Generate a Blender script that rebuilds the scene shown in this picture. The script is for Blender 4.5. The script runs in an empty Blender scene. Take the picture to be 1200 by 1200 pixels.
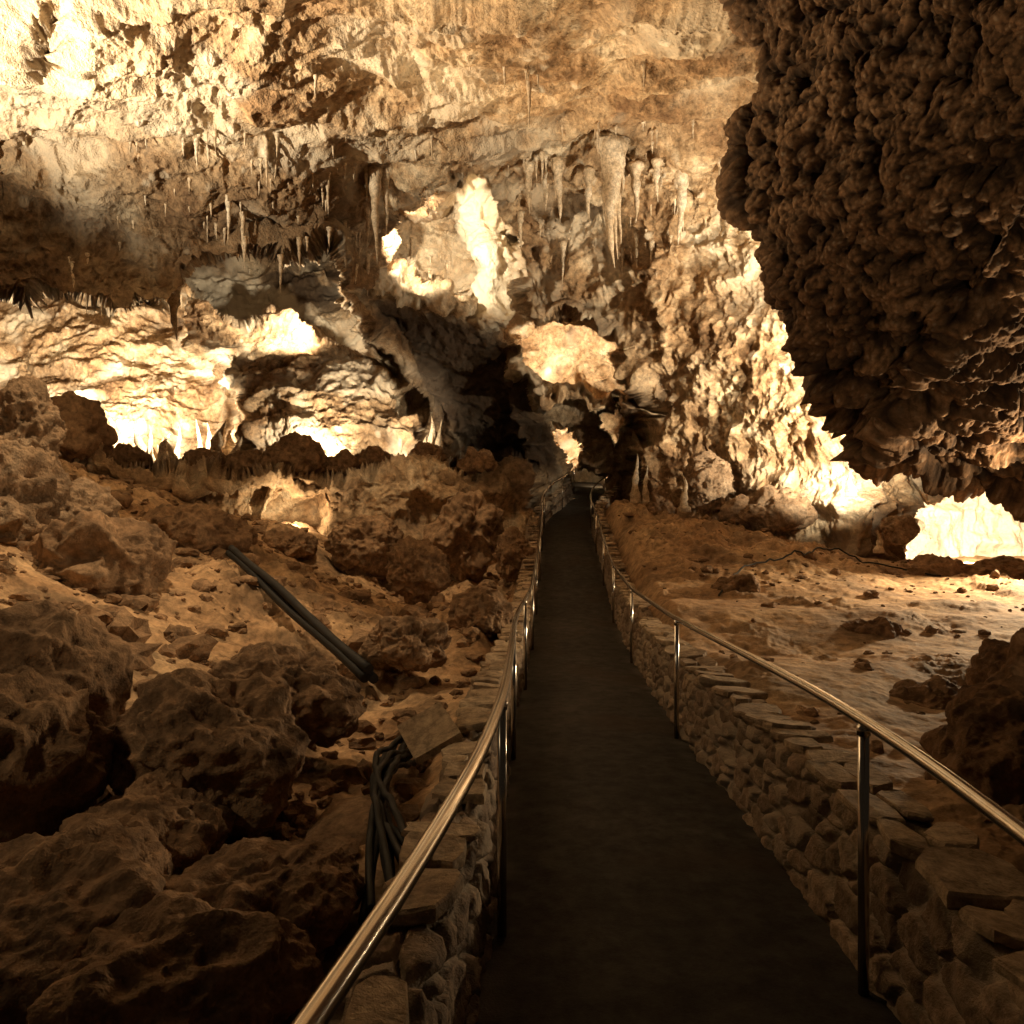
import bpy, bmesh, math, random
import numpy as np
from mathutils import Vector, Matrix
random.seed(7); rng=np.random.default_rng(7)
S=bpy.context.scene
EYE=1.65; F=900.0
# image pixel column / image pixel row / estimated depth -> world metres
def W(b,e,d): return np.array([(b-600)/F*d, d, EYE+(600-e)/F*d])
# ------------------------------------------------------------------ noise
def _h(ix,iy,iz,s):
    h=(ix.astype(np.uint32)*np.uint32(374761393)+iy.astype(np.uint32)*np.uint32(668265263)+iz.astype(np.uint32)*np.uint32(2147483647)+np.uint32((s*974634777)&0xffffffff))
    h^=h>>np.uint32(13); h*=np.uint32(1274126177); h^=h>>np.uint32(16); h*=np.uint32(2246822519); h^=h>>np.uint32(13)
    return h
def perlin(P,seed=0):
    P=np.asarray(P,dtype=np.float32)
    I=np.floor(P).astype(np.int64); f=P-I; u=f*f*f*(f*(f*6-15)+10)
    out=np.zeros(P.shape[0],dtype=np.float32)
    for dx in (0,1):
        wx=u[:,0] if dx else 1-u[:,0]
        for dy in (0,1):
            wy=u[:,1] if dy else 1-u[:,1]
            for dz in (0,1):
                wz=u[:,2] if dz else 1-u[:,2]
                h=_h(I[:,0]+dx,I[:,1]+dy,I[:,2]+dz,seed)
                gx=(h&np.uint32(1023)).astype(np.float32)/511.5-1
                gy=((h>>np.uint32(10))&np.uint32(1023)).astype(np.float32)/511.5-1
                gz=((h>>np.uint32(20))&np.uint32(1023)).astype(np.float32)/511.5-1
                out+=wx*wy*wz*(gx*(f[:,0]-dx)+gy*(f[:,1]-dy)+gz*(f[:,2]-dz))
    return out*1.3
def fbm(P,sc,octv=4,seed=0,gain=.5,ridged=False):
    o=0;a=1.
    for i in range(octv):
        n=perlin(P/sc,seed+i*7)
        if ridged: n=.5-2*np.abs(n)
        o=o+a*n; a*=gain; sc/=2.07
    return o
def worley(P,sc,seed=0):
    P=np.asarray(P,dtype=np.float32)/sc
    I=np.floor(P).astype(np.int64); f=P-I
    f1=np.full(P.shape[0],9.,np.float32); f2=f1.copy(); cid=np.zeros(P.shape[0],np.float32)
    for dx in (-1,0,1):
        for dy in (-1,0,1):
            for dz in (-1,0,1):
                h=_h(I[:,0]+dx,I[:,1]+dy,I[:,2]+dz,seed)
                d=(dx+(h&np.uint32(1023)).astype(np.float32)/1023-f[:,0])**2
                d+=(dy+((h>>np.uint32(10))&np.uint32(1023)).astype(np.float32)/1023-f[:,1])**2
                d+=(dz+((h>>np.uint32(20))&np.uint32(1023)).astype(np.float32)/1023-f[:,2])**2
                c=(h%np.uint32(997)).astype(np.float32)/997
                m=d<f1; f2=np.where(m,f1,np.minimum(f2,d)); cid=np.where(m,c,cid); f1=np.where(m,d,f1)
    return np.sqrt(f1),np.sqrt(f2),cid
def ss(a,b,x): t=np.clip((x-a)/(b-a),0,1); return t*t*(3-2*t)
# ------------------------------------------------------------------ mesh helpers
def link(o): S.collection.objects.link(o); return o
def grid_mesh(name,P,mat,attrs={},flip=False):
    nr,nc=P.shape[:2]; V=P.reshape(-1,3).astype(np.float32)
    idx=np.arange(nr*nc).reshape(nr,nc)
    q=np.stack([idx[:-1,:-1],idx[:-1,1:],idx[1:,1:],idx[1:,:-1]],-1).reshape(-1,4)
    if flip: q=q[:,::-1]
    me=bpy.data.meshes.new(name); me.vertices.add(len(V)); me.vertices.foreach_set('co',V.ravel())
    me.loops.add(q.size); me.loops.foreach_set('vertex_index',q.ravel().astype(np.int32))
    me.polygons.add(len(q)); me.polygons.foreach_set('loop_start',np.arange(0,q.size,4,dtype=np.int32))
    me.polygons.foreach_set('use_smooth',np.ones(len(q),bool))
    me.update(calc_edges=True)
    for k,a in attrs.items():
        at=me.attributes.new(k,'FLOAT','POINT'); at.data.foreach_set('value',np.asarray(a,dtype=np.float32).ravel())
    me.materials.append(mat)
    return link(bpy.data.objects.new(name,me))
def normals(P):
    a=np.gradient(P,axis=0); b=np.gradient(P,axis=1); n=np.cross(a,b)
    return n/(np.linalg.norm(n,axis=-1,keepdims=True)+1e-9)
def blur(A,k):
    for ax in (0,1):
        for _ in range(2):
            pad=[(0,0)]*A.ndim; pad[ax]=(k+1,k)
            c=np.cumsum(np.pad(A,pad,mode='edge'),axis=ax)
            n=A.shape[ax]; lo=np.take(c,range(0,n),axis=ax); hi=np.take(c,range(2*k+1,2*k+1+n),axis=ax)
            A=(hi-lo)/(2*k+1)
    return A
def tube(bm,pts,rad,n=10,cap=True):
    pts=[Vector(p) for p in pts]; rings=[]
    rads=rad if hasattr(rad,'__len__') else [rad]*len(pts)
    up=Vector((0,0,1))
    for i,p in enumerate(pts):
        t=(pts[min(i+1,len(pts)-1)]-pts[max(i-1,0)]).normalized()
        ref=up if abs(t.z)<.9 else Vector((1,0,0))
        a=t.cross(ref).normalized(); b=t.cross(a)
        rings.append([bm.verts.new(p+(a*math.cos(2*math.pi*k/n)+b*math.sin(2*math.pi*k/n))*rads[i]) for k in range(n)])
    for r0,r1 in zip(rings,rings[1:]):
        for k in range(n): bm.faces.new((r0[k],r0[(k+1)%n],r1[(k+1)%n],r1[k])).smooth=True
    if cap:
        bm.faces.new(rings[0][::-1]); bm.faces.new(rings[-1])
def bm_obj(bm,name,mat,parent=None):
    bmesh.ops.recalc_face_normals(bm,faces=bm.faces[:])
    me=bpy.data.meshes.new(name); bm.to_mesh(me); bm.free(); me.materials.append(mat)
    o=link(bpy.data.objects.new(name,me)); 
    if parent: o.parent=parent
    return o
# ------------------------------------------------------------------ materials
def newmat(name):
    m=bpy.data.materials.new(name); m.use_nodes=True; nt=m.node_tree
    return m,nt,nt.nodes['Principled BSDF']
def rock_mat(name,cols,scale=1.,rough=.85,bump=.5,calc=(.84,.74,.57),dark=(.040,.024,.014),spec=.25,bd=.05,fine=22):
    m,nt,b=newmat(name); N=nt.nodes; L=nt.links
    tc=N.new('ShaderNodeTexCoord')
    n1=N.new('ShaderNodeTexNoise'); n1.inputs['Scale'].default_value=.55*scale; n1.inputs['Detail'].default_value=4; n1.inputs['Roughness'].default_value=.65; n1.inputs['Distortion'].default_value=.6
    L.new(tc.outputs['Object'],n1.inputs['Vector'])
    r=N.new('ShaderNodeValToRGB'); L.new(n1.outputs['Fac'],r.inputs['Fac'])
    e=r.color_ramp.elements; e[0].position=.32; e[0].color=(*cols[0],1); e[1].position=.68; e[1].color=(*cols[-1],1)
    for i,c in enumerate(cols[1:-1]):
        x=e.new(.32+.36*(i+1)/(len(cols)-1)); x.color=(*c,1)
    n2=N.new('ShaderNodeTexNoise'); n2.inputs['Scale'].default_value=6*scale; n2.inputs['Detail'].default_value=4.5; n2.inputs['Roughness'].default_value=.75
    L.new(tc.outputs['Object'],n2.inputs['Vector'])
    mr=N.new('ShaderNodeMapRange'); mr.inputs['From Min'].default_value=.35; mr.inputs['From Max'].default_value=.65; mr.inputs['To Min'].default_value=.5; mr.inputs['To Max'].default_value=1.35
    L.new(n2.outputs['Fac'],mr.inputs['Value'])
    mx=N.new('ShaderNodeVectorMath'); mx.operation='SCALE'; L.new(r.outputs['Color'],mx.inputs[0]); L.new(mr.outputs['Result'],mx.inputs['Scale'])
    def mixattr(prev,att,col):
        a=N.new('ShaderNodeAttribute'); a.attribute_name=att
        k=N.new('ShaderNodeMix'); k.data_type='RGBA'; k.inputs['B'].default_value=(*col,1)
        L.new(a.outputs['Fac'],k.inputs['Factor']); L.new(prev,k.inputs['A']); return k.outputs['Result']
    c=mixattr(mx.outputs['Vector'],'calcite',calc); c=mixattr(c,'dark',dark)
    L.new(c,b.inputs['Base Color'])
    b.inputs['Roughness'].default_value=rough; b.inputs['Specular IOR Level'].default_value=spec
    n3=N.new('ShaderNodeTexNoise'); n3.inputs['Scale'].default_value=fine*scale; n3.inputs['Detail'].default_value=2; n3.inputs['Roughness'].default_value=.65
    L.new(tc.outputs['Object'],n3.inputs['Vector'])
    ad=N.new('ShaderNodeMath'); ad.operation='MULTIPLY_ADD'; ad.inputs[1].default_value=.4
    L.new(n3.outputs['Fac'],ad.inputs[0]); L.new(n2.outputs['Fac'],ad.inputs[2])
    bp=N.new('ShaderNodeBump'); bp.inputs['Strength'].default_value=bump; bp.inputs['Distance'].default_value=bd
    L.new(ad.outputs[0],bp.inputs['Height']); L.new(bp.outputs['Normal'],b.inputs['Normal'])
    return m
M_cave=rock_mat('cave_limestone',[(.18,.10,.05),(.35,.22,.115),(.50,.35,.205),(.69,.56,.385)],bd=.12,bump=.8)
M_ground=rock_mat('cave_floor_silt',[(.31,.185,.095),(.43,.275,.15),(.51,.35,.20)],bd=.022,bump=.6)
M_bould=rock_mat('boulder_rock',[(.14,.082,.043),(.25,.152,.083),(.36,.232,.132)],scale=1.3,bd=.04,bump=.7)
M_crag=rock_mat('crag_rock',[(.14,.088,.05),(.28,.185,.11),(.44,.32,.21)],scale=1.2,bd=.06,bump=.9)
M_pop=rock_mat('cave_popcorn',[(.12,.066,.033),(.19,.108,.056),(.29,.175,.095)],scale=1.5,bd=.03,bump=.6)
M_form=rock_mat('calcite',[(.42,.31,.19),(.60,.47,.32),(.78,.68,.53)],scale=2,rough=.6,bump=.4)
M_path=rock_mat('asphalt',[(.028,.025,.021),(.04,.035,.029),(.06,.053,.043)],scale=1.2,bd=.01,bump=.8,fine=90,rough=.85)
M_slab=rock_mat('slab_stone',[(.24,.165,.10),(.39,.285,.18),(.51,.395,.27)],scale=2.2,bd=.02,bump=.7)
M_wall=rock_mat('wall_masonry',[(.16,.105,.065),(.27,.185,.12),(.38,.28,.18)],scale=3,bd=.02,bump=.7,calc=(.32,.26,.19),dark=(.08,.052,.034))
m,nt,b=newmat('brushed_steel'); b.inputs['Metallic'].default_value=1; b.inputs['Base Color'].default_value=(.62,.58,.52,1)
n=nt.nodes.new('ShaderNodeTexNoise'); n.inputs['Scale'].default_value=30; q=nt.nodes.new('ShaderNodeMapRange'); q.inputs['To Min'].default_value=.12; q.inputs['To Max'].default_value=.3
nt.links.new(n.outputs['Fac'],q.inputs['Value']); nt.links.new(q.outputs['Result'],b.inputs['Roughness']); M_steel=m
m,nt,b=newmat('black_rubber'); b.inputs['Base Color'].default_value=(.012,.011,.010,1); b.inputs['Specular IOR Level'].default_value=.25
n=nt.nodes.new('ShaderNodeTexNoise'); n.inputs['Scale'].default_value=12; q=nt.nodes.new('ShaderNodeMapRange'); q.inputs['To Min'].default_value=.45; q.inputs['To Max'].default_value=.85
nt.links.new(n.outputs['Fac'],q.inputs['Value']); nt.links.new(q.outputs['Result'],b.inputs['Roughness']); M_cable=m

# ------------------------------------------------------------------ path description
PY=np.array([-3,-1.,0,1,1.7,2.7,4,6.2,10,13,18,20.5,22.5,24.5,26.5,29,33]); PX=np.array([-.6,-.05,.17,.37,.49,.60,.64,.67,.9,1.05,1.36,1.42,1.75,2.45,2.85,2.55,2.9])
PZY=np.array([-3,0,2.7,6.2,10,13,16,18,22,26,29,33]); PZ=np.array([0,0,-.05,-.18,-.32,-.2,.2,.6,1.35,2.2,2.75,2.9])
def smooth_interp(x,xs,ys):
    x=np.asarray(x,float); o=0
    for k in (-1,-.5,0,.5,1): o=o+np.interp(x+k*.6,xs,ys)
    return o/5
cx=lambda y:smooth_interp(y,PY,PX)
pz=lambda y:smooth_interp(y,PZY,PZ)
HW=.70
# ------------------------------------------------------------------ cave shell
bx=np.concatenate([np.arange(-700,0,12.),np.arange(0,1200,1.3),np.arange(1200,1900,12.)])
ey=np.concatenate([np.arange(-800,0,14.),np.arange(0,600,1.3),np.arange(600,800,3.)])
B,E=np.meshgrid(bx,ey); shp=B.shape
def n2(sc,seed): return perlin(np.stack([B.ravel()/sc,E.ravel()/sc,np.full(B.size,seed*3.3)],-1),seed).reshape(shp)
wB=B+n2(60,1)*26+n2(19,2)*12+n2(8,5)*5; wE=E+n2(60,3)*24+n2(19,4)*11+n2(8,6)*5
def sdist(poly):
    p=np.array(poly,float); d=np.full(shp,1e9); ins=np.zeros(shp,bool)
    for i in range(len(p)):
        a=p[i]; c=p[(i+1)%len(p)]; v=c-a
        t=np.clip(((wB-a[0])*v[0]+(wE-a[1])*v[1])/(v@v),0,1)
        d=np.minimum(d,(wB-a[0]-t*v[0])**2+(wE-a[1]-t*v[1])**2)
        cr=((a[1]>wE)!=(c[1]>wE))&(wB<(c[0]-a[0])*(wE-a[1])/((c[1]-a[1]) if c[1]!=a[1] else 1e-9)+a[0])
        ins^=cr
    return np.where(ins,1,-1)*np.sqrt(d)
def W01(poly,soft=6,soft2=None):
    s=sdist(poly); return ss(-soft,soft if soft2 is None else soft2,s)
H=np.interp(B,[-700,0,300,450,850,1900],[7.2,7.4,7.6,8.3,8.8,8.8])
lim=np.interp(B,[-700,0,380,450,600,750,880,1000,1120,1300,1900],[17,17.5,18.5,22,22.5,21,18.6,17,20,21,20])
D=np.where(E<560,H*F/np.maximum(600-E,40),1e3)
k=1.2; D=-k*np.log(np.exp(-D/k)+np.exp(-lim/k))
def lay(poly,val,soft=6,soft2=None):
    global D; w=W01(poly,soft,soft2); D=D*(1-w)+val*w; return w
lay([(25,45),(45,20),(75,25),(80,60),(60,80),(40,95),(28,80)],D+.9,14)
# thick slab of roof stepping down at the left
lay([(-700,165),(0,185),(90,210),(180,190),(290,195),(420,215),(440,300),(420,380),(-700,380)],D-.8,34)
lay([(-700,352),(0,350),(60,335),(100,348),(200,350),(225,325),(245,303),(300,290),(390,300),(415,345),(430,380),(480,400),(520,540),(620,570),(620,800),(-700,800)],33-(E-340)/200*6,4)
lay([(222,338),(300,366),(400,405),(470,450),(520,560),(300,560),(285,470),(235,410),(215,365)],27.5-(E-340)/200*3.5,10)
lay([(412,342),(470,350),(540,372),(600,385),(598,450),(640,470),(640,600),(520,600),(485,470),(430,400)],23.0+(E-345)/200*4,8)
# lit alcove with the white flowstone column at its right side
wn=lay([(440,262),(455,232),(480,240),(498,212),(530,208),(565,216),(600,262),(616,330),(610,382),(560,372),(532,356),(505,352),(470,318),(440,312)],25.6,9,34)
cxl=570+(E-290)*.16
wf=lay([(530,214),(566,206),(592,246),(610,310),(614,380),(545,372),(540,340),(556,312),(545,278),(524,250)],23.6+np.minimum(((B-cxl)/30)**2,2)*1.0+.25*np.sin(E/13.),12)
lay([(600,200),(660,205),(700,240),(690,260),(640,255),(610,230)],D+1.2,14)
lay([(735,190),(790,200),(800,300),(770,350),(735,330),(725,250)],D-1.0,18)
wg=lay([(585,392),(600,374),(628,366),(660,374),(684,384),(702,392),(735,425),(752,478),(722,464),(700,470),(672,462),(650,452),(615,430)],28.5+(E-420)/60,6,14)
lay([(598,436),(650,470),(700,484),(750,490),(752,600),(620,600)],24.5,5)
wh=lay([(648,508),(663,492),(682,512),(694,532),(672,550),(655,545)],27.5,4,8)
lay([(714,462),(742,460),(740,528),(722,530),(710,500)],27.5,4,8)
lay([(664,550),(706,550),(715,640),(655,640)],31,5)
wt=lay([(-700,500),(40,505),(100,520),(200,540),(370,550),(500,545),(612,543),(625,600),(650,640),(660,800),(-700,800)],np.interp(B,[-700,0,300,640],[17,17.5,18.5,20.5]),4)
lay([(322,598),(345,582),(372,592),(382,632),(352,628),(325,622)],D+1.4,5,12)
wr=lay([(1060,590),(1130,572),(1210,590),(1400,620),(1300,710),(1190,700),(1070,670)],23,6)
lD=np.log(D); gE=np.abs(np.gradient(lD,axis=0)); gB=np.abs(np.gradient(lD,axis=1)); step=np.maximum(gE,gB)
step=blur(np.clip(step/.014,0,1.5),3); damp=(1-.8*ss(.5,1.3,step)).ravel()
P=np.stack([(B-600)/F*D,D,EYE+(600-E)/F*D],-1)
Db=blur(D,6); Pb=np.stack([(B-600)/F*Db,Db,EYE+(600-E)/F*Db],-1)
N=normals(Pb)
vd=P-np.array([0,0,EYE]); vd/=np.linalg.norm(vd,axis=-1,keepdims=True)
sg=np.sign((N*vd).sum(-1,keepdims=True)); N=-N*sg            # toward the room
Nf=N-.35*vd; Nf/=np.linalg.norm(Nf,axis=-1,keepdims=True)
Q=P.reshape(-1,3); Bf=B.ravel(); Ef=E.ravel()
Qw=Q+np.stack([fbm(Q,3,2,40+i) for i in range(3)],-1)*.6
mz=lambda a:a-float(np.mean(a))
ceil=ss(.45,.8,np.abs(N[...,2].ravel()))*ss(320,200,Ef)        # roof: calmer than the walls
d0=.75*fbm(Qw,4.5,3,11)
d=(.24-.08*ceil)*mz(fbm(Qw,1.5,5,21,gain=.64,ridged=True))
d+=.30*mz(fbm(Qw*[.3,.9,1.3],1.6,3,27,ridged=True))
tw=wt.ravel()
f1,f2,ci=worley(Qw*[1,1,1.3],1.3,5); d+=(.26+.25*tw-.10*ceil)*mz((f2-f1)*(ci-.3))
g1,_,_=worley(Qw,.42,8); rough=ss(-.2,.35,fbm(Q,3.5,2,77))*(1-.6*ceil)
rightm=ss(760,850,Bf)*ss(150,330,Ef); rough=np.maximum(rough,rightm*1.3); d+=.16*rough*(.5-g1)*1.2
h1,_,_=worley(Qw,.2,9); d+=.07*np.maximum(rightm,.5*rough)*(.5-h1)*1.2
sp,_,_=worley(Q*[1,1,1],.5,15); spots=ss(.28,.12,sp)*ss(-.15,.3,fbm(Q,2.5,2,99)); d+=.06*spots
fl=fbm(Q*[1,1,.12],.6,3,31,ridged=True); wallm=ss(.6,.2,np.abs(N[...,2].ravel())); d+=.13*mz(fl)*wallm*ss(200,240,Ef)
d*=1-.45*wf.ravel()
d=d0*(.6+.4*damp)+d*damp
P2=P+(Nf.reshape(-1,3)*d[:,None]).reshape(P.shape)
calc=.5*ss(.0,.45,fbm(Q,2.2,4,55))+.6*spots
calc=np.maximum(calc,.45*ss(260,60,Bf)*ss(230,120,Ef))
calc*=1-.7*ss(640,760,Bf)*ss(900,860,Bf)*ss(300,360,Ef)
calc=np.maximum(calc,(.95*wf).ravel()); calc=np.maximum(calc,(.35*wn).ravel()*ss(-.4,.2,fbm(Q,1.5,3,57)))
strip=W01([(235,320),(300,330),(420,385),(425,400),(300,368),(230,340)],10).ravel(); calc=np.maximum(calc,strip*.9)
calc*=1-.8*tw; calc=np.maximum(calc,.8*wr.ravel())  # right patch whitened in the colour to read as blown-out lamp light
dk=.95*W01([(415,345),(600,388),(600,430),(655,470),(650,560),(560,560),(500,500),(440,400)],20).ravel()  # shade below the roof lip, put into the rock colour
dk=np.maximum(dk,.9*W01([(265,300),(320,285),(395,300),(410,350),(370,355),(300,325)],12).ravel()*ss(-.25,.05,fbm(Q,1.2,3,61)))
dk=np.maximum(dk,.5*W01([(-700,235),(0,215),(120,190),(260,195),(420,220),(430,320),(250,300),(200,350),(-700,350)],30).ravel())  # light falloff on the left roof band, painted as darker rock
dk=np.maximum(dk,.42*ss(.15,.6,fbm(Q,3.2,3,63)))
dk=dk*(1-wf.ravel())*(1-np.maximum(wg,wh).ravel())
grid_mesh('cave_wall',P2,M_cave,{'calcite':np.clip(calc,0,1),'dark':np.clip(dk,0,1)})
def depth_at(b,e):
    i=np.searchsorted(ey,e); j=np.searchsorted(bx,b); return P2[min(i,len(ey)-1),min(j,len(bx)-1),1]

# ------------------------------------------------------------------ near popcorn mass, upper right
edge=np.array([(800,-900),(800,-500),(825,-200),(845,-40),(862,35),(892,75),(897,128),(862,145),(855,190),(862,240),(882,272),(890,300),(898,350),(922,392),(945,440),(970,480),(998,510),(1012,545),(1050,552),(1100,562),(1180,578),(1260,598),(1500,650),(1900,670)],float)
seg=np.r_[0,np.cumsum(np.hypot(*np.diff(edge,axis=0).T))]
sN=np.concatenate([np.linspace(0,seg[3],60,endpoint=False),np.linspace(seg[3],seg[21],900,endpoint=False),np.linspace(seg[21],seg[-1],50)])
eb=np.interp(sN,seg,edge[:,0]); ee=np.interp(sN,seg,edge[:,1])
r=np.concatenate([np.linspace(.86,1,70,endpoint=False),np.linspace(1,.38,680,endpoint=False),np.linspace(.38,0,30)])
back=np.concatenate([np.linspace(1,0,70,endpoint=False),np.zeros(710)])
A=np.array([1750.,-650.])
bb=A[0]+(eb[:,None]-A[0])*r; eeg=A[1]+(ee[:,None]-A[1])*r
inward=np.clip(1-r,0,1)[None]*np.ones_like(bb)
Dm=9.3-7.5*inward**.8*(back[None]==0)
Dm=np.where(back[None]>0,9.3+5.5*np.sqrt(1-(1-back[None])**2),Dm)
Dm=np.maximum(Dm,3.8)
PM=np.stack([(bb-600)/F*Dm,Dm,EYE+(600-eeg)/F*Dm],-1)
NM=normals(blur(PM,5)); vd=PM-np.array([0,0,EYE]); vd/=np.linalg.norm(vd,axis=-1,keepdims=True)
s0=np.sign((NM*vd).sum(-1)); s0=np.where(np.median(s0[:,100:500])>0,-1,1); NM=NM*s0
Q=PM.reshape(-1,3); Qw=Q+np.stack([fbm(Q,.5,2,140+i) for i in range(3)],-1)*.06
dd=.34*fbm(Q,2.2,3,101)-.30
low=ss(EYE+2.6,EYE+.9,Q[:,2]); dd+=low*.34*fbm(Q*[.7,.7,3.4],1.3,3,108,ridged=True)
w1,_,_=worley(Qw,.36,111); w2,_,c2=worley(Qw,.14,112); w3,_,_=worley(Qw,.055,113)
dome=lambda w,r_:np.sqrt(np.clip(1-(w/r_)**2,0,1))
dd+=.25*dome(w1,.85)+.12*dome(w2,.8)+.038*dome(w3,.8)
PM2=PM+(NM.reshape(-1,3)*dd[:,None]).reshape(PM.shape)
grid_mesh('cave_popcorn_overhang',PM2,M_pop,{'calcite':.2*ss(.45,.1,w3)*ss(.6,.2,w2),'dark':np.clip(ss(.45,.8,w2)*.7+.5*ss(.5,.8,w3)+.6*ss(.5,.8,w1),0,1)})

# ------------------------------------------------------------------ ground
ys=np.concatenate([np.geomspace(.35,24,880),np.linspace(24.2,34,50)]); us=np.concatenate([np.linspace(-1.5,-.8,40,endpoint=False),np.linspace(-.8,.8,940),np.linspace(.81,1.5,40)])
U,Y=np.meshgrid(us,ys); X=U*(Y+.9)+.15
def G(X,Y):
    c=cx(Y); z0=pz(Y); dx=X-c
    L=-.12+np.clip(-X-2.0,0,None)*.36; L=np.minimum(L,2.6)
    L=L+ss(16,26,Y)*ss(-3,1,X)*(z0-.2)
    g=np.exp(-((X-3.6)/2.6)**2)
    R=.28+ss(9.5,21,Y)*(.45*ss(10.5,7.5,X)+1.0*g)
    R=R+.22*ss(7,12,X)*ss(5,9,Y)*ss(15,10,Y)-.16*np.exp(-((X-4.3)/1.8)**2-((Y-8.5)/3)**2)
    Pn=np.stack([X.ravel(),Y.ravel(),np.zeros(X.size)],-1)
    big=fbm(Pn,3.2,3,201).reshape(X.shape); mid=fbm(Pn,1.0,5,203,gain=.62,ridged=True).reshape(X.shape); fin=fbm(Pn,.22,4,205,gain=.62).reshape(X.shape)
    f1,f2,ci=worley(Pn,.9,207); rk=((f2-f1)*(.3+ci)).reshape(X.shape)
    patch=ss(-.15,.3,fbm(Pn,2.6,2,211)).reshape(X.shape)
    L=L+.30*big+patch*(.16*mid+.26*rk)+.04*fin
    rr=ss(11,17,Y)*ss(9,5,X); rp=ss(.05,.45,fbm(Pn,1.8,3,219)).reshape(X.shape)
    R=R+.20*big+(.02+.07*rp+.14*rr)*mid+.16*rr*rk+(.010+.03*rp+.04*rr)*fin
    fb=ss(.95,1.35,np.abs(dx))
    L=(z0+.12)*(1-fb)+L*fb; Rr=(z0+.36)*(1-fb)+R*fb
    Z=np.where(dx<0,L,Rr)
    inn=ss(1.02,.9,np.abs(dx)); return Z*(1-inn)+(z0-.12)*inn
Z=G(X,Y)
PG=np.stack([X,Y,Z],-1)
grid_mesh('ground',PG,M_ground,{'calcite':np.zeros(X.size),'dark':np.where(X<0,.5,.4)*ss(.0,.4,fbm(np.stack([X.ravel(),Y.ravel(),Z.ravel()],-1),1.1,4,221)).reshape(X.shape)})
yp=np.concatenate([np.linspace(-1,10,320),np.linspace(10.1,33,240)]); tp=np.linspace(-1,1,50)
YP,TP=np.meshgrid(yp,tp,indexing='ij'); XP=cx(YP)+TP*(HW+.03); 
pn=np.stack([XP.ravel(),YP.ravel(),0*XP.ravel()],-1)
ZP=pz(YP)+.02*(1-TP**2)+(.012*fbm(pn,.7,3,301)+.004*fbm(pn,.08,2,302)).reshape(XP.shape)
grid_mesh('path',np.stack([XP,YP,ZP],-1),M_path,{'calcite':.10*ss(.75,1,np.abs(TP)).ravel()*ss(-.2,.3,fbm(pn,.5,3,303)),'dark':.5*ss(.1,.5,fbm(pn,1.2,4,304))},flip=True)

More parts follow.
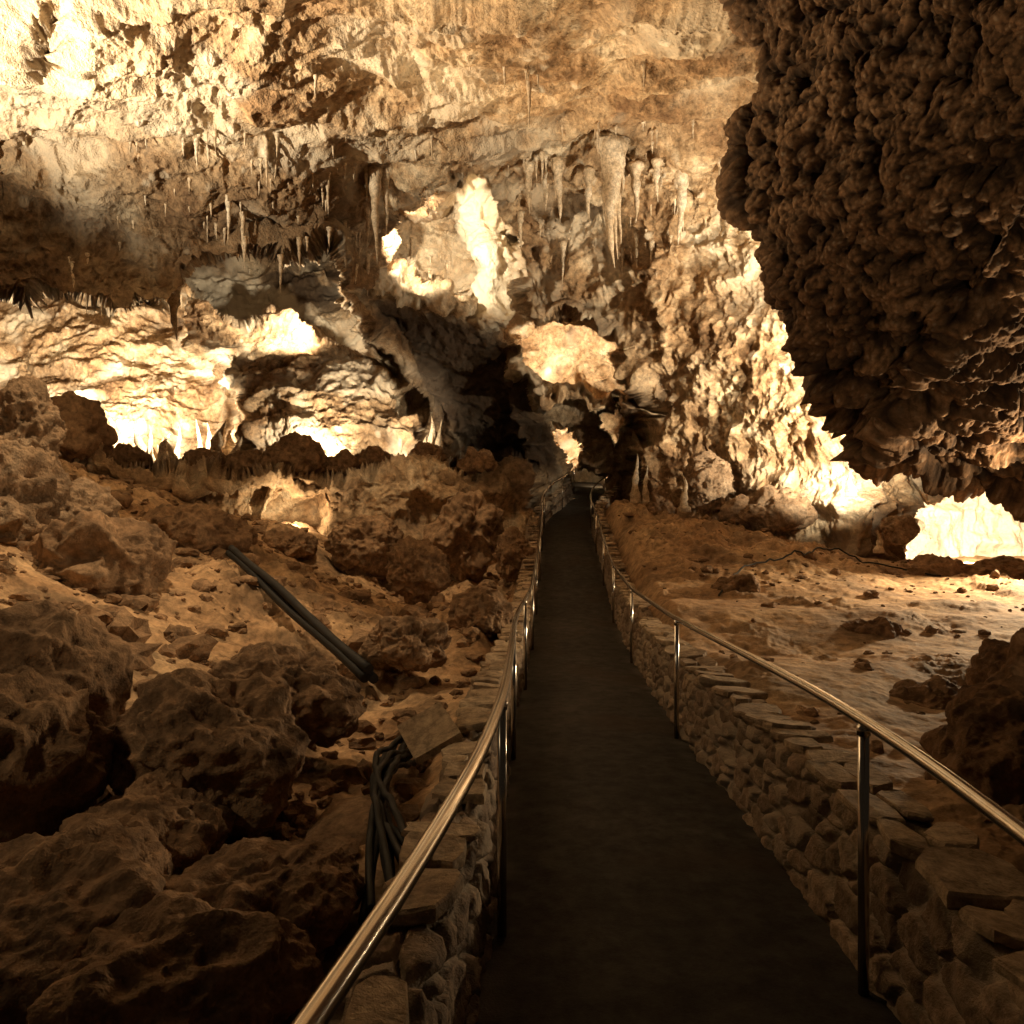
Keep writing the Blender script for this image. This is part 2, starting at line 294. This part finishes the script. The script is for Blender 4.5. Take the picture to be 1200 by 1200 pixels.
# ------------------------------------------------------------------ masonry walls
def stone_wall(side,hgt,wid):
    y=[-.8]
    while y[-1]<28: y.append(y[-1]+.008+.0028*abs(y[-1]))
    y=np.array(y)
    prof=[(HW,-.15),(HW+.02,0),(HW+.08,hgt),(HW+.08+wid,hgt-.01),(HW+.14+wid,0),(HW+.17+wid,-.3)]
    pr=np.array(prof); L=np.r_[0,np.cumsum(np.hypot(*np.diff(pr,axis=0).T))]
    t=np.linspace(0,L[-1],150); o=np.interp(t,L,pr[:,0]); z=np.interp(t,L,pr[:,1])
    Yw,T=np.meshgrid(y,t,indexing='ij'); O=np.tile(o,(len(y),1)); Zr=np.tile(z,(len(y),1))
    hv=1+.12*perlin(np.stack([y/1.3,0*y,0*y+side],-1),401)[:,None]
    Pw=np.stack([cx(Yw)+side*O,Yw,pz(Yw)+Zr*hv],-1)
    q=np.stack([Yw.ravel()*.85+.05*perlin(Pw.reshape(-1,3)/.15,402),T.ravel()*1.7+.05*perlin(Pw.reshape(-1,3)/.13,403),np.full(Yw.size,.5+side)],-1)
    f1,f2,c=worley(q,.19,405+side)
    g=ss(.03,.17,f2-f1)
    N=normals(Pw); ctr=Pw-np.stack([cx(Yw)+side*(HW+.2),Yw,pz(Yw)+.1],-1)
    N=N*np.sign((N*ctr).sum(-1,keepdims=True))
    d=(.036*g+.03*(c-.5)*g)+.018*fbm(Pw.reshape(-1,3),.12,3,407)
    Pw=Pw+(N.reshape(-1,3)*d[:,None]).reshape(Pw.shape)
    o=grid_mesh('stone_wall',Pw,M_wall,{'calcite':(1-g)*.75+g*np.clip(c-.7,0,1)*2,'dark':g*np.clip(.45-c,0,1)*1.5},flip=side>0)
    bm=bmesh.new(); yy=-.5
    while yy<27:
        lanes=1 if random.random()<.6 else 2
        ln=random.uniform(.15,.38)
        for la in range(lanes):
            w=(wid+.09)*random.uniform(.85,1.15)/lanes; th=random.uniform(.03,.06)
            if random.random()<.06: continue
            lx=(la-.5)*wid*.55 if lanes==2 else 0
            c0=Vector((float(cx(yy+ln/2))+side*(HW+.08+wid/2+lx+random.uniform(-.04,.02)),yy+ln/2+random.uniform(-.02,.02),float(pz(yy+ln/2))+hgt*float(1+.12*perlin(np.array([[yy/1.3,0,side]]),401)[0])+.03))
            n=10; ang0=random.random(); base=[]; sk=random.uniform(-.35,.35)
            for k in range(n):
                a=2*math.pi*(k+random.uniform(-.3,.3))/n+ang0
                ca,sa=math.cos(a),math.sin(a); m_=max(abs(ca),abs(sa))**.9
                px_=ca/m_*w/2*random.uniform(.82,1.08); py_=sa/m_*ln/2*random.uniform(.86,1.05)
                base.append(Vector((px_,py_+sk*px_,0)))
            tx,ty=random.uniform(-.12,.12),random.uniform(-.1,.1)
            lv=[]
            for (sc,h) in ((.9,0),(1,.3),(.99,.8),(.93,1)):
                lv.append([bm.verts.new(c0+Vector((p.x*sc,p.y*sc,h*th+tx*p.x+ty*p.y+random.uniform(-.006,.006)))) for p in base])
            for a_,b_ in zip(lv,lv[1:]):
                for k in range(n): bm.faces.new((a_[k],a_[(k+1)%n],b_[(k+1)%n],b_[k]))
            bm.faces.new(lv[-1]); bm.faces.new(lv[0][::-1])
        yy+=ln+random.uniform(.0,.03)
    bm_obj(bm,'cap_stones',M_slab,o)
stone_wall(-1,.40,.20); stone_wall(1,.50,.22)

# ------------------------------------------------------------------ handrails
def handrail(side,posts,hgt=.97):
    bm=bmesh.new(); off=HW-.05
    yy=np.concatenate([np.linspace(-.6,10,60),np.linspace(10.4,28.5,70)])
    pts=[(float(cx(y))+side*off,float(y),float(pz(y))+hgt) for y in yy]
    tube(bm,pts,.021,14)
    for y in posts:
        x=float(cx(y))+side*off; z=float(pz(y))
        tube(bm,[(x,y,z-.05),(x,y,z+hgt-.004)],.019,12)
        tube(bm,[(x,y,z+hgt-.05),(x,y,z+hgt-.015)],.023,12)
    bm_obj(bm,'handrail',M_steel)
handrail(-1,[.5,3.1,5.6,8.2,10.8,13.4,16,18.6,21.2,23.8,26.4])
handrail(1,[.3,2.7,6.2,9.9,12.8,15.6,18.4,21.2,24,26.8])

# ------------------------------------------------------------------ boulders
def rock(loc,rad,seed,rot=(0,0,0),sub=6,rugged=1.,mat=None,name='boulder',popc=0.):
    bm=bmesh.new(); bmesh.ops.create_icosphere(bm,subdivisions=sub,radius=1)
    v=np.array([x.co[:] for x in bm.verts]); 
    sc=max(rad); n=v.copy(); p=v*np.array(rad)
    q=p+seed*13.7
    d=.26*sc*fbm(q,sc*.9,2,seed)+.12*sc*rugged*fbm(q,sc*.5,4,seed+3,gain=.55,ridged=True)
    f1,f2,c=worley(q,sc*.7,seed+5); d+=.30*sc*rugged*(f2-f1)*(c-.25)
    d+=.022*fbm(q,.14,4,seed+9,gain=.6)
    if popc:
        w,_,_=worley(q,.13,seed+11); d+=popc*.06*(1-1.2*w)
    p=p+n*d[:,None]
    for x,c in zip(bm.verts,p): x.co=c
    for f in bm.faces: f.smooth=True
    bmesh.ops.rotate(bm,verts=bm.verts,matrix=Matrix.Rotation(rot[2],3,'Z')@Matrix.Rotation(rot[1],3,'Y')@Matrix.Rotation(rot[0],3,'X'))
    o=bm_obj(bm,name,mat or M_bould); o.location=loc; return o
def R(b,e,d,rad,seed,**k): rock(tuple(W(b,e,d)),rad,seed,**k)
R(30,515,9.8,(.32,.45,.62),1,rot=(0,.15,0),mat=M_crag,rugged=1.8)
R(0,600,9.3,(.60,.7,.75),31,rot=(0,.35,0),mat=M_crag,rugged=1.7)
R(75,610,10,(.5,.6,.45),33,mat=M_crag,rugged=1.6)
R(100,665,9,(.9,.9,.50),2,rugged=1.3)
R(40,810,4.9,(.5,.55,.5),3,rot=(0,.2,.4))
R(5,900,3.9,(.45,.5,.4),4)
R(250,880,4.4,(.50,.42,.36),5,rot=(0,.25,.5),rugged=1.2)
R(330,815,5.6,(.48,.4,.28),6,rot=(0,.3,0),rugged=1.2)
R(170,985,3.7,(.35,.4,.24),7)
R(300,1060,3.0,(.38,.34,.18),8,rot=(0,0,.6))
R(60,1080,2.9,(.45,.5,.2),9)
R(200,1160,2.5,(.4,.35,.18),10)
R(475,755,8.2,(.42,.4,.25),11,rugged=1.4)
R(490,668,13.5,(.5,.5,.5),12,rot=(0,.2,.3),rugged=1.5)
R(430,640,16,(.7,.5,.6),28,rugged=1.5)
R(545,625,17.5,(.7,.5,.9),29,rugged=1.6)
R(340,640,15.5,(.5,.5,.3),13)
R(565,720,10.5,(.42,.45,.28),14)
R(220,630,13,(1.0,.8,.4),15,rugged=1.3)
R(600,650,16.5,(.35,.5,.5),16,rugged=1.5)
R(1195,900,3.9,(.36,.4,.36),17,popc=1,mat=M_pop)
R(1215,815,4.6,(.3,.35,.32),27,popc=1,mat=M_pop)
R(1095,832,5.9,(.34,.30,.17),18,popc=1)
R(1022,740,9.5,(.33,.3,.11),19,popc=1,mat=M_pop)
R(865,692,12,(.38,.35,.24),20)
R(1055,620,15.5,(.3,.35,.28),21,mat=M_crag)
R(1125,672,14.5,(1.3,.6,.18),22,popc=.6)
R(830,565,18.5,(.5,.5,.7),23,mat=M_crag,rugged=1.6)
R(775,605,19,(.3,.3,.6),24,rugged=1.6)
R(900,600,17.5,(.9,.6,.4),25,popc=1,mat=M_crag)

def rubble():
    base=bmesh.new(); bmesh.ops.create_icosphere(base,subdivisions=2,radius=1); bv=np.array([v.co[:] for v in base.verts]); bf=[[v.index for v in f.verts] for f in base.faces]; base.free()
    xs=[]
    while len(xs)<2600:
        y=float(rng.uniform(1.5,19)); x=float(rng.uniform(-.75,.75)*(y+1)); dx=x-float(cx(y))
        if abs(dx)<1.25: continue
        if dx>0 and rng.random()<(.84 if y<12 else .4): continue
        xs.append((x,y))
    xa=np.array(xs); zz=G(xa[:,:1],xa[:,1:]).ravel()
    VV=[];FF=[];o=0
    for (x,y),z in zip(xs,zz):
        s=float(np.exp(rng.normal(-3.0,.7))) ; s=min(s,.28); s*= .6 if x>0 else 1
        v=bv*(1+.5*perlin(bv*1.3+rng.uniform(0,99,3),5)[:,None]*1.5)*np.array([1,rng.uniform(.6,1.1),rng.uniform(.4,.8)])*s
        a=rng.uniform(0,6.28); c,sn=math.cos(a),math.sin(a); v=v@np.array([[c,sn,0],[-sn,c,0],[0,0,1]])
        VV.append(v+[x,y,z+s*.15]); FF+= [[i+o for i in f] for f in bf]; o+=len(bv)
    me=bpy.data.meshes.new('rubble'); me.from_pydata(np.concatenate(VV).tolist(),[],FF); me.materials.append(M_bould)
    link(bpy.data.objects.new('rubble',me))
rubble()

# ------------------------------------------------------------------ stalactites / stalagmites
def spike(bm,top,length,rad,up=False,seed=0,n=10,wob=.5):
    m_=16; pts=[];rs=[]
    for i in range(m_+1):
        t=i/m_; w=1-t
        off=rad*wob*math.sin(seed+t*5)*t
        z=length*t*(1 if up else -1)
        pts.append((top[0]+off,top[1]+off*.5,top[2]+z)); rs.append(max(.004,rad*(w**.8)*(1+.2*math.sin(seed*3+t*19)+.13*math.sin(seed*7+t*43))+rad*.45*math.exp(-t*9)))
    tube(bm,pts,rs,n)
bm=bmesh.new(); random.seed(21)
cl=[]
for _ in range(46):
    cb=random.choice([random.uniform(250,530),random.uniform(600,860),random.uniform(60,420)])
    cl.append((cb,random.uniform(150,325) if cb<430 else random.uniform(60,330)))
for i in range(190):
    cb,e0=random.choice(cl); b=max(2,cb+random.gauss(0,20)); e=e0+random.gauss(0,9); dd_=depth_at(b,e)
    t=W(b,e,dd_); t[2]+=.15; ln=random.uniform(.15,.5)*(2.4 if random.random()<.2 else 1)
    spike(bm,t,ln,random.uniform(.012,.03)+ln*.04,seed=i,wob=.2)
for b,e,ln,rd in [(440,205,2.3,.14),(452,208,1.6,.10),(430,235,1.3,.09),(285,255,1.1,.06),(287,285,.8,.05),(205,335,1.6,.18),(212,340,.9,.12),(640,215,.9,.08),(660,290,1.2,.08),(755,85,.5,.05),(690,205,1.3,.13),(370,90,.5,.05),(620,200,1.2,.11),(655,195,1.5,.14),(745,200,1.4,.14),(770,195,1.,.1),(500,215,.7,.06),(610,255,1.,.09),(845,190,1.1,.1)]:
    dd_=depth_at(b,e)-.15; t=W(b,e,dd_); t[2]+=.15; spike(bm,t,ln,rd,seed=b*.37+e,n=14,wob=.3)
bm_obj(bm,'stalactites',M_form)
for b,e,ln,rd in [(718,178,3.0,.26),(798,210,1.9,.16)]:
    bm=bmesh.new(); dd_=min(depth_at(b,e),depth_at(b,e+60))-.25; t=W(b,e,dd_); t[2]+=.2
    for (ox,l2,r2) in [(0,1,1),(.14,.8,.7),(-.15,.6,.7),(.24,.4,.5),(-.25,.3,.5),(.07,.93,.6)]:
        spike(bm,t+np.array([ox*rd/.3,.08*abs(ox)*3,.05]),ln*l2,rd*r2,seed=ox*9+b,n=16)
    bm_obj(bm,'stalactite',M_form)
bm=bmesh.new(); random.seed(11)
for i in range(44):
    b=random.choice([random.uniform(110,290),random.uniform(400,530)]); dd_=random.uniform(24,27); t=W(b,575,dd_); ln=random.uniform(1.1,2.4)*(1.2 if random.random()<.2 else 1)
    spike(bm,t,ln,random.uniform(.16,.42),up=True,seed=i*1.7,n=12)
for b,e,dd_,ln,rd in [(745,590,20,1.3,.13),(757,590,20,1.0,.1),(1030,648,15,.45,.09),(802,600,18,.8,.12)]:
    t=W(b,e,dd_); spike(bm,t,ln,rd,up=True,seed=b)
bm_obj(bm,'stalagmites',M_form)
for i,(b,e,dd_,s) in enumerate([(150,543,22,.45),(345,538,21,.6),(240,548,21.5,.45),(440,543,22,.4),(500,538,22,.4),(75,510,18,.8),(560,548,21,.4),(290,545,21,.4),(400,548,21,.35)]):
    R(b,e,dd_,(s*1.3,s,s),40+i,sub=5,rugged=1.6)

# ------------------------------------------------------------------ cables, conduit, slab
def gz(x,y): return float(G(np.array([[x]]),np.array([[y]]))[0,0])
bm=bmesh.new()
p0=W(268,648,11.5); p1=W(428,796,7.6)
for k,(ox,oz) in enumerate([(0,0),(.09,.02),(.04,.09)]):
    pts=[]
    for t in np.linspace(0,1,24):
        x=p0[0]*(1-t)+p1[0]*t+ox; y=p0[1]*(1-t)+p1[1]*t; zz=p0[2]*(1-t)+p1[2]*t
        pts.append((x,y,max(zz,gz(x,y)+.03)+oz+.02*math.sin(t*9+k*2)))
    tube(bm,pts,.05,9)
bm_obj(bm,'conduit',M_cable)
bm=bmesh.new()
for k in range(10):
    pts=[]
    for t in np.linspace(0,1,40):
        y=6.4-t*3.4; x=float(cx(y))-1.20-.30*math.sin(t*2.9+.2)*(.6+.06*k)+.06*k*(t-.4)+.03*math.sin(t*8+k*2)
        pts.append((x,y,gz(x,y)+.06+.025*(k%4)+.14*math.sin(t*3.1)))
    tube(bm,pts,.019,8)
bm_obj(bm,'cable_bundle',M_cable)
bm=bmesh.new(); pts=[]
for t in np.linspace(0,1,50):
    x=3.1+t*4.6; y=11.5+3.2*math.sin(t*2.2)+.3*math.sin(t*11); pts.append((x,y,gz(x,y)+.03+.1*math.sin(t*3.1)))
tube(bm,pts,.016,7); bm_obj(bm,'cable',M_cable)
bm=bmesh.new(); bmesh.ops.create_cube(bm,size=1); bmesh.ops.scale(bm,vec=(.30,.40,.05),verts=bm.verts); bmesh.ops.bevel(bm,geom=bm.edges[:],offset=.008,segments=2)
o=bm_obj(bm,'stone_slab',M_slab); o.location=W(503,858,4.6); o.rotation_euler=(.25,-.45,.3)

# ------------------------------------------------------------------ lamps
def lamp(loc,tgt,power,ang=120,col=(1,.72,.42),r=.06,blend=.7):
    l=bpy.data.lights.new('cave_light','SPOT'); l.energy=power; l.spot_size=math.radians(ang); l.spot_blend=blend; l.color=col; l.shadow_soft_size=r
    o=link(bpy.data.objects.new('cave_light',l)); o.location=loc; dr=Vector(tgt)-Vector(loc); o.rotation_euler=dr.to_track_quat('-Z','Y').to_euler()
    return o
warm=(1,.74,.44); white=(1,.84,.60)
lamp(W(115,500,24.5),W(90,400,32),6200,125,white)
lamp(W(215,510,24),W(235,440,31),3000,115,white)
lamp(W(20,480,26),W(20,390,32),2400,120,white)
lamp(W(370,528,23.0),W(370,500,29),900,120,white)
lamp(W(470,525,22.5),W(450,485,27),900,90,white)
lamp(W(345,375,24.5),W(330,330,32),2600,110,white)
lamp(W(455,285,20.2),W(548,285,25.5),2100,82,white)
lamp(W(655,445,26.4),W(690,392,29),900,150,white)
lamp(W(668,530,25.7),W(670,512,27.4),330,140,white)
lamp(W(728,510,25.7),W(728,490,27.4),600,140,white)
lamp(W(700,560,27.5),W(690,560,31),60,140,warm)  # dim added fill to lift the dark end of the path
lamp(W(350,612,18.4),W(350,590,20),190,150,warm)
lamp(W(1040,560,14.6),W(960,460,17.5),2500,120,white)
lamp(W(1000,440,15.2),W(950,420,17.5),1100,125,white)
lamp(W(955,330,15.0),W(900,310,17.5),1000,125,white)
lamp(W(985,170,11.8),W(865,105,15),5200,110,white)
lamp(W(1140,650,18.5),W(1140,615,23),3600,150,white)
lamp(W(1240,570,13.5),(4.0,8.6,-.5),2700,88,warm,r=.15)
lamp(W(1290,600,8.0),W(1070,480,8),380,120,warm)
# uplights, then added fill spots standing in for the cave's general glow
lamp((-11.0,8.5,4.2),(-8.0,11.5,9.6),9000,84,white)
lamp((-12,10,4.),(0,10.5,11.5),5600,72,warm)
lamp((2.2,17.0,2.3),(1.5,13.0,10.3),3000,66,warm)
lamp((-3.6,9.0,9.2),(-4.6,8.2,0),1900,60,warm,r=.12)  # added fill for the left floor, unseen above the view
lamp((-2.6,13.0,9.4),(-3.0,18.0,.8),1500,44,warm,r=.12)  # added fill for the terrace face, hung high without a fixture
lamp((-4.5,1.0,4.2),(-3.6,8,0),190,105,warm,r=.25)  # unseen fill for the near-left boulders
lamp((3.1,1.8,.8),(6,6,6.5),190,140,warm,r=.15)  # unseen fill for the overhang, placed just outside the view
w=bpy.data.worlds.new('World'); S.world=w; w.use_nodes=True
bg=w.node_tree.nodes['Background']; bg.inputs[0].default_value=(1,.70,.44,1); bg.inputs[1].default_value=.013
# ------------------------------------------------------------------ camera
c=bpy.data.cameras.new('camera'); c.lens=27; c.sensor_width=36; c.clip_end=300; c.clip_start=.05
o=link(bpy.data.objects.new('camera',c)); o.location=(0,0,EYE); o.rotation_euler=(math.radians(90),0,0); S.camera=o
S.view_settings.view_transform='Standard'; S.view_settings.look='None'; S.view_settings.exposure=0
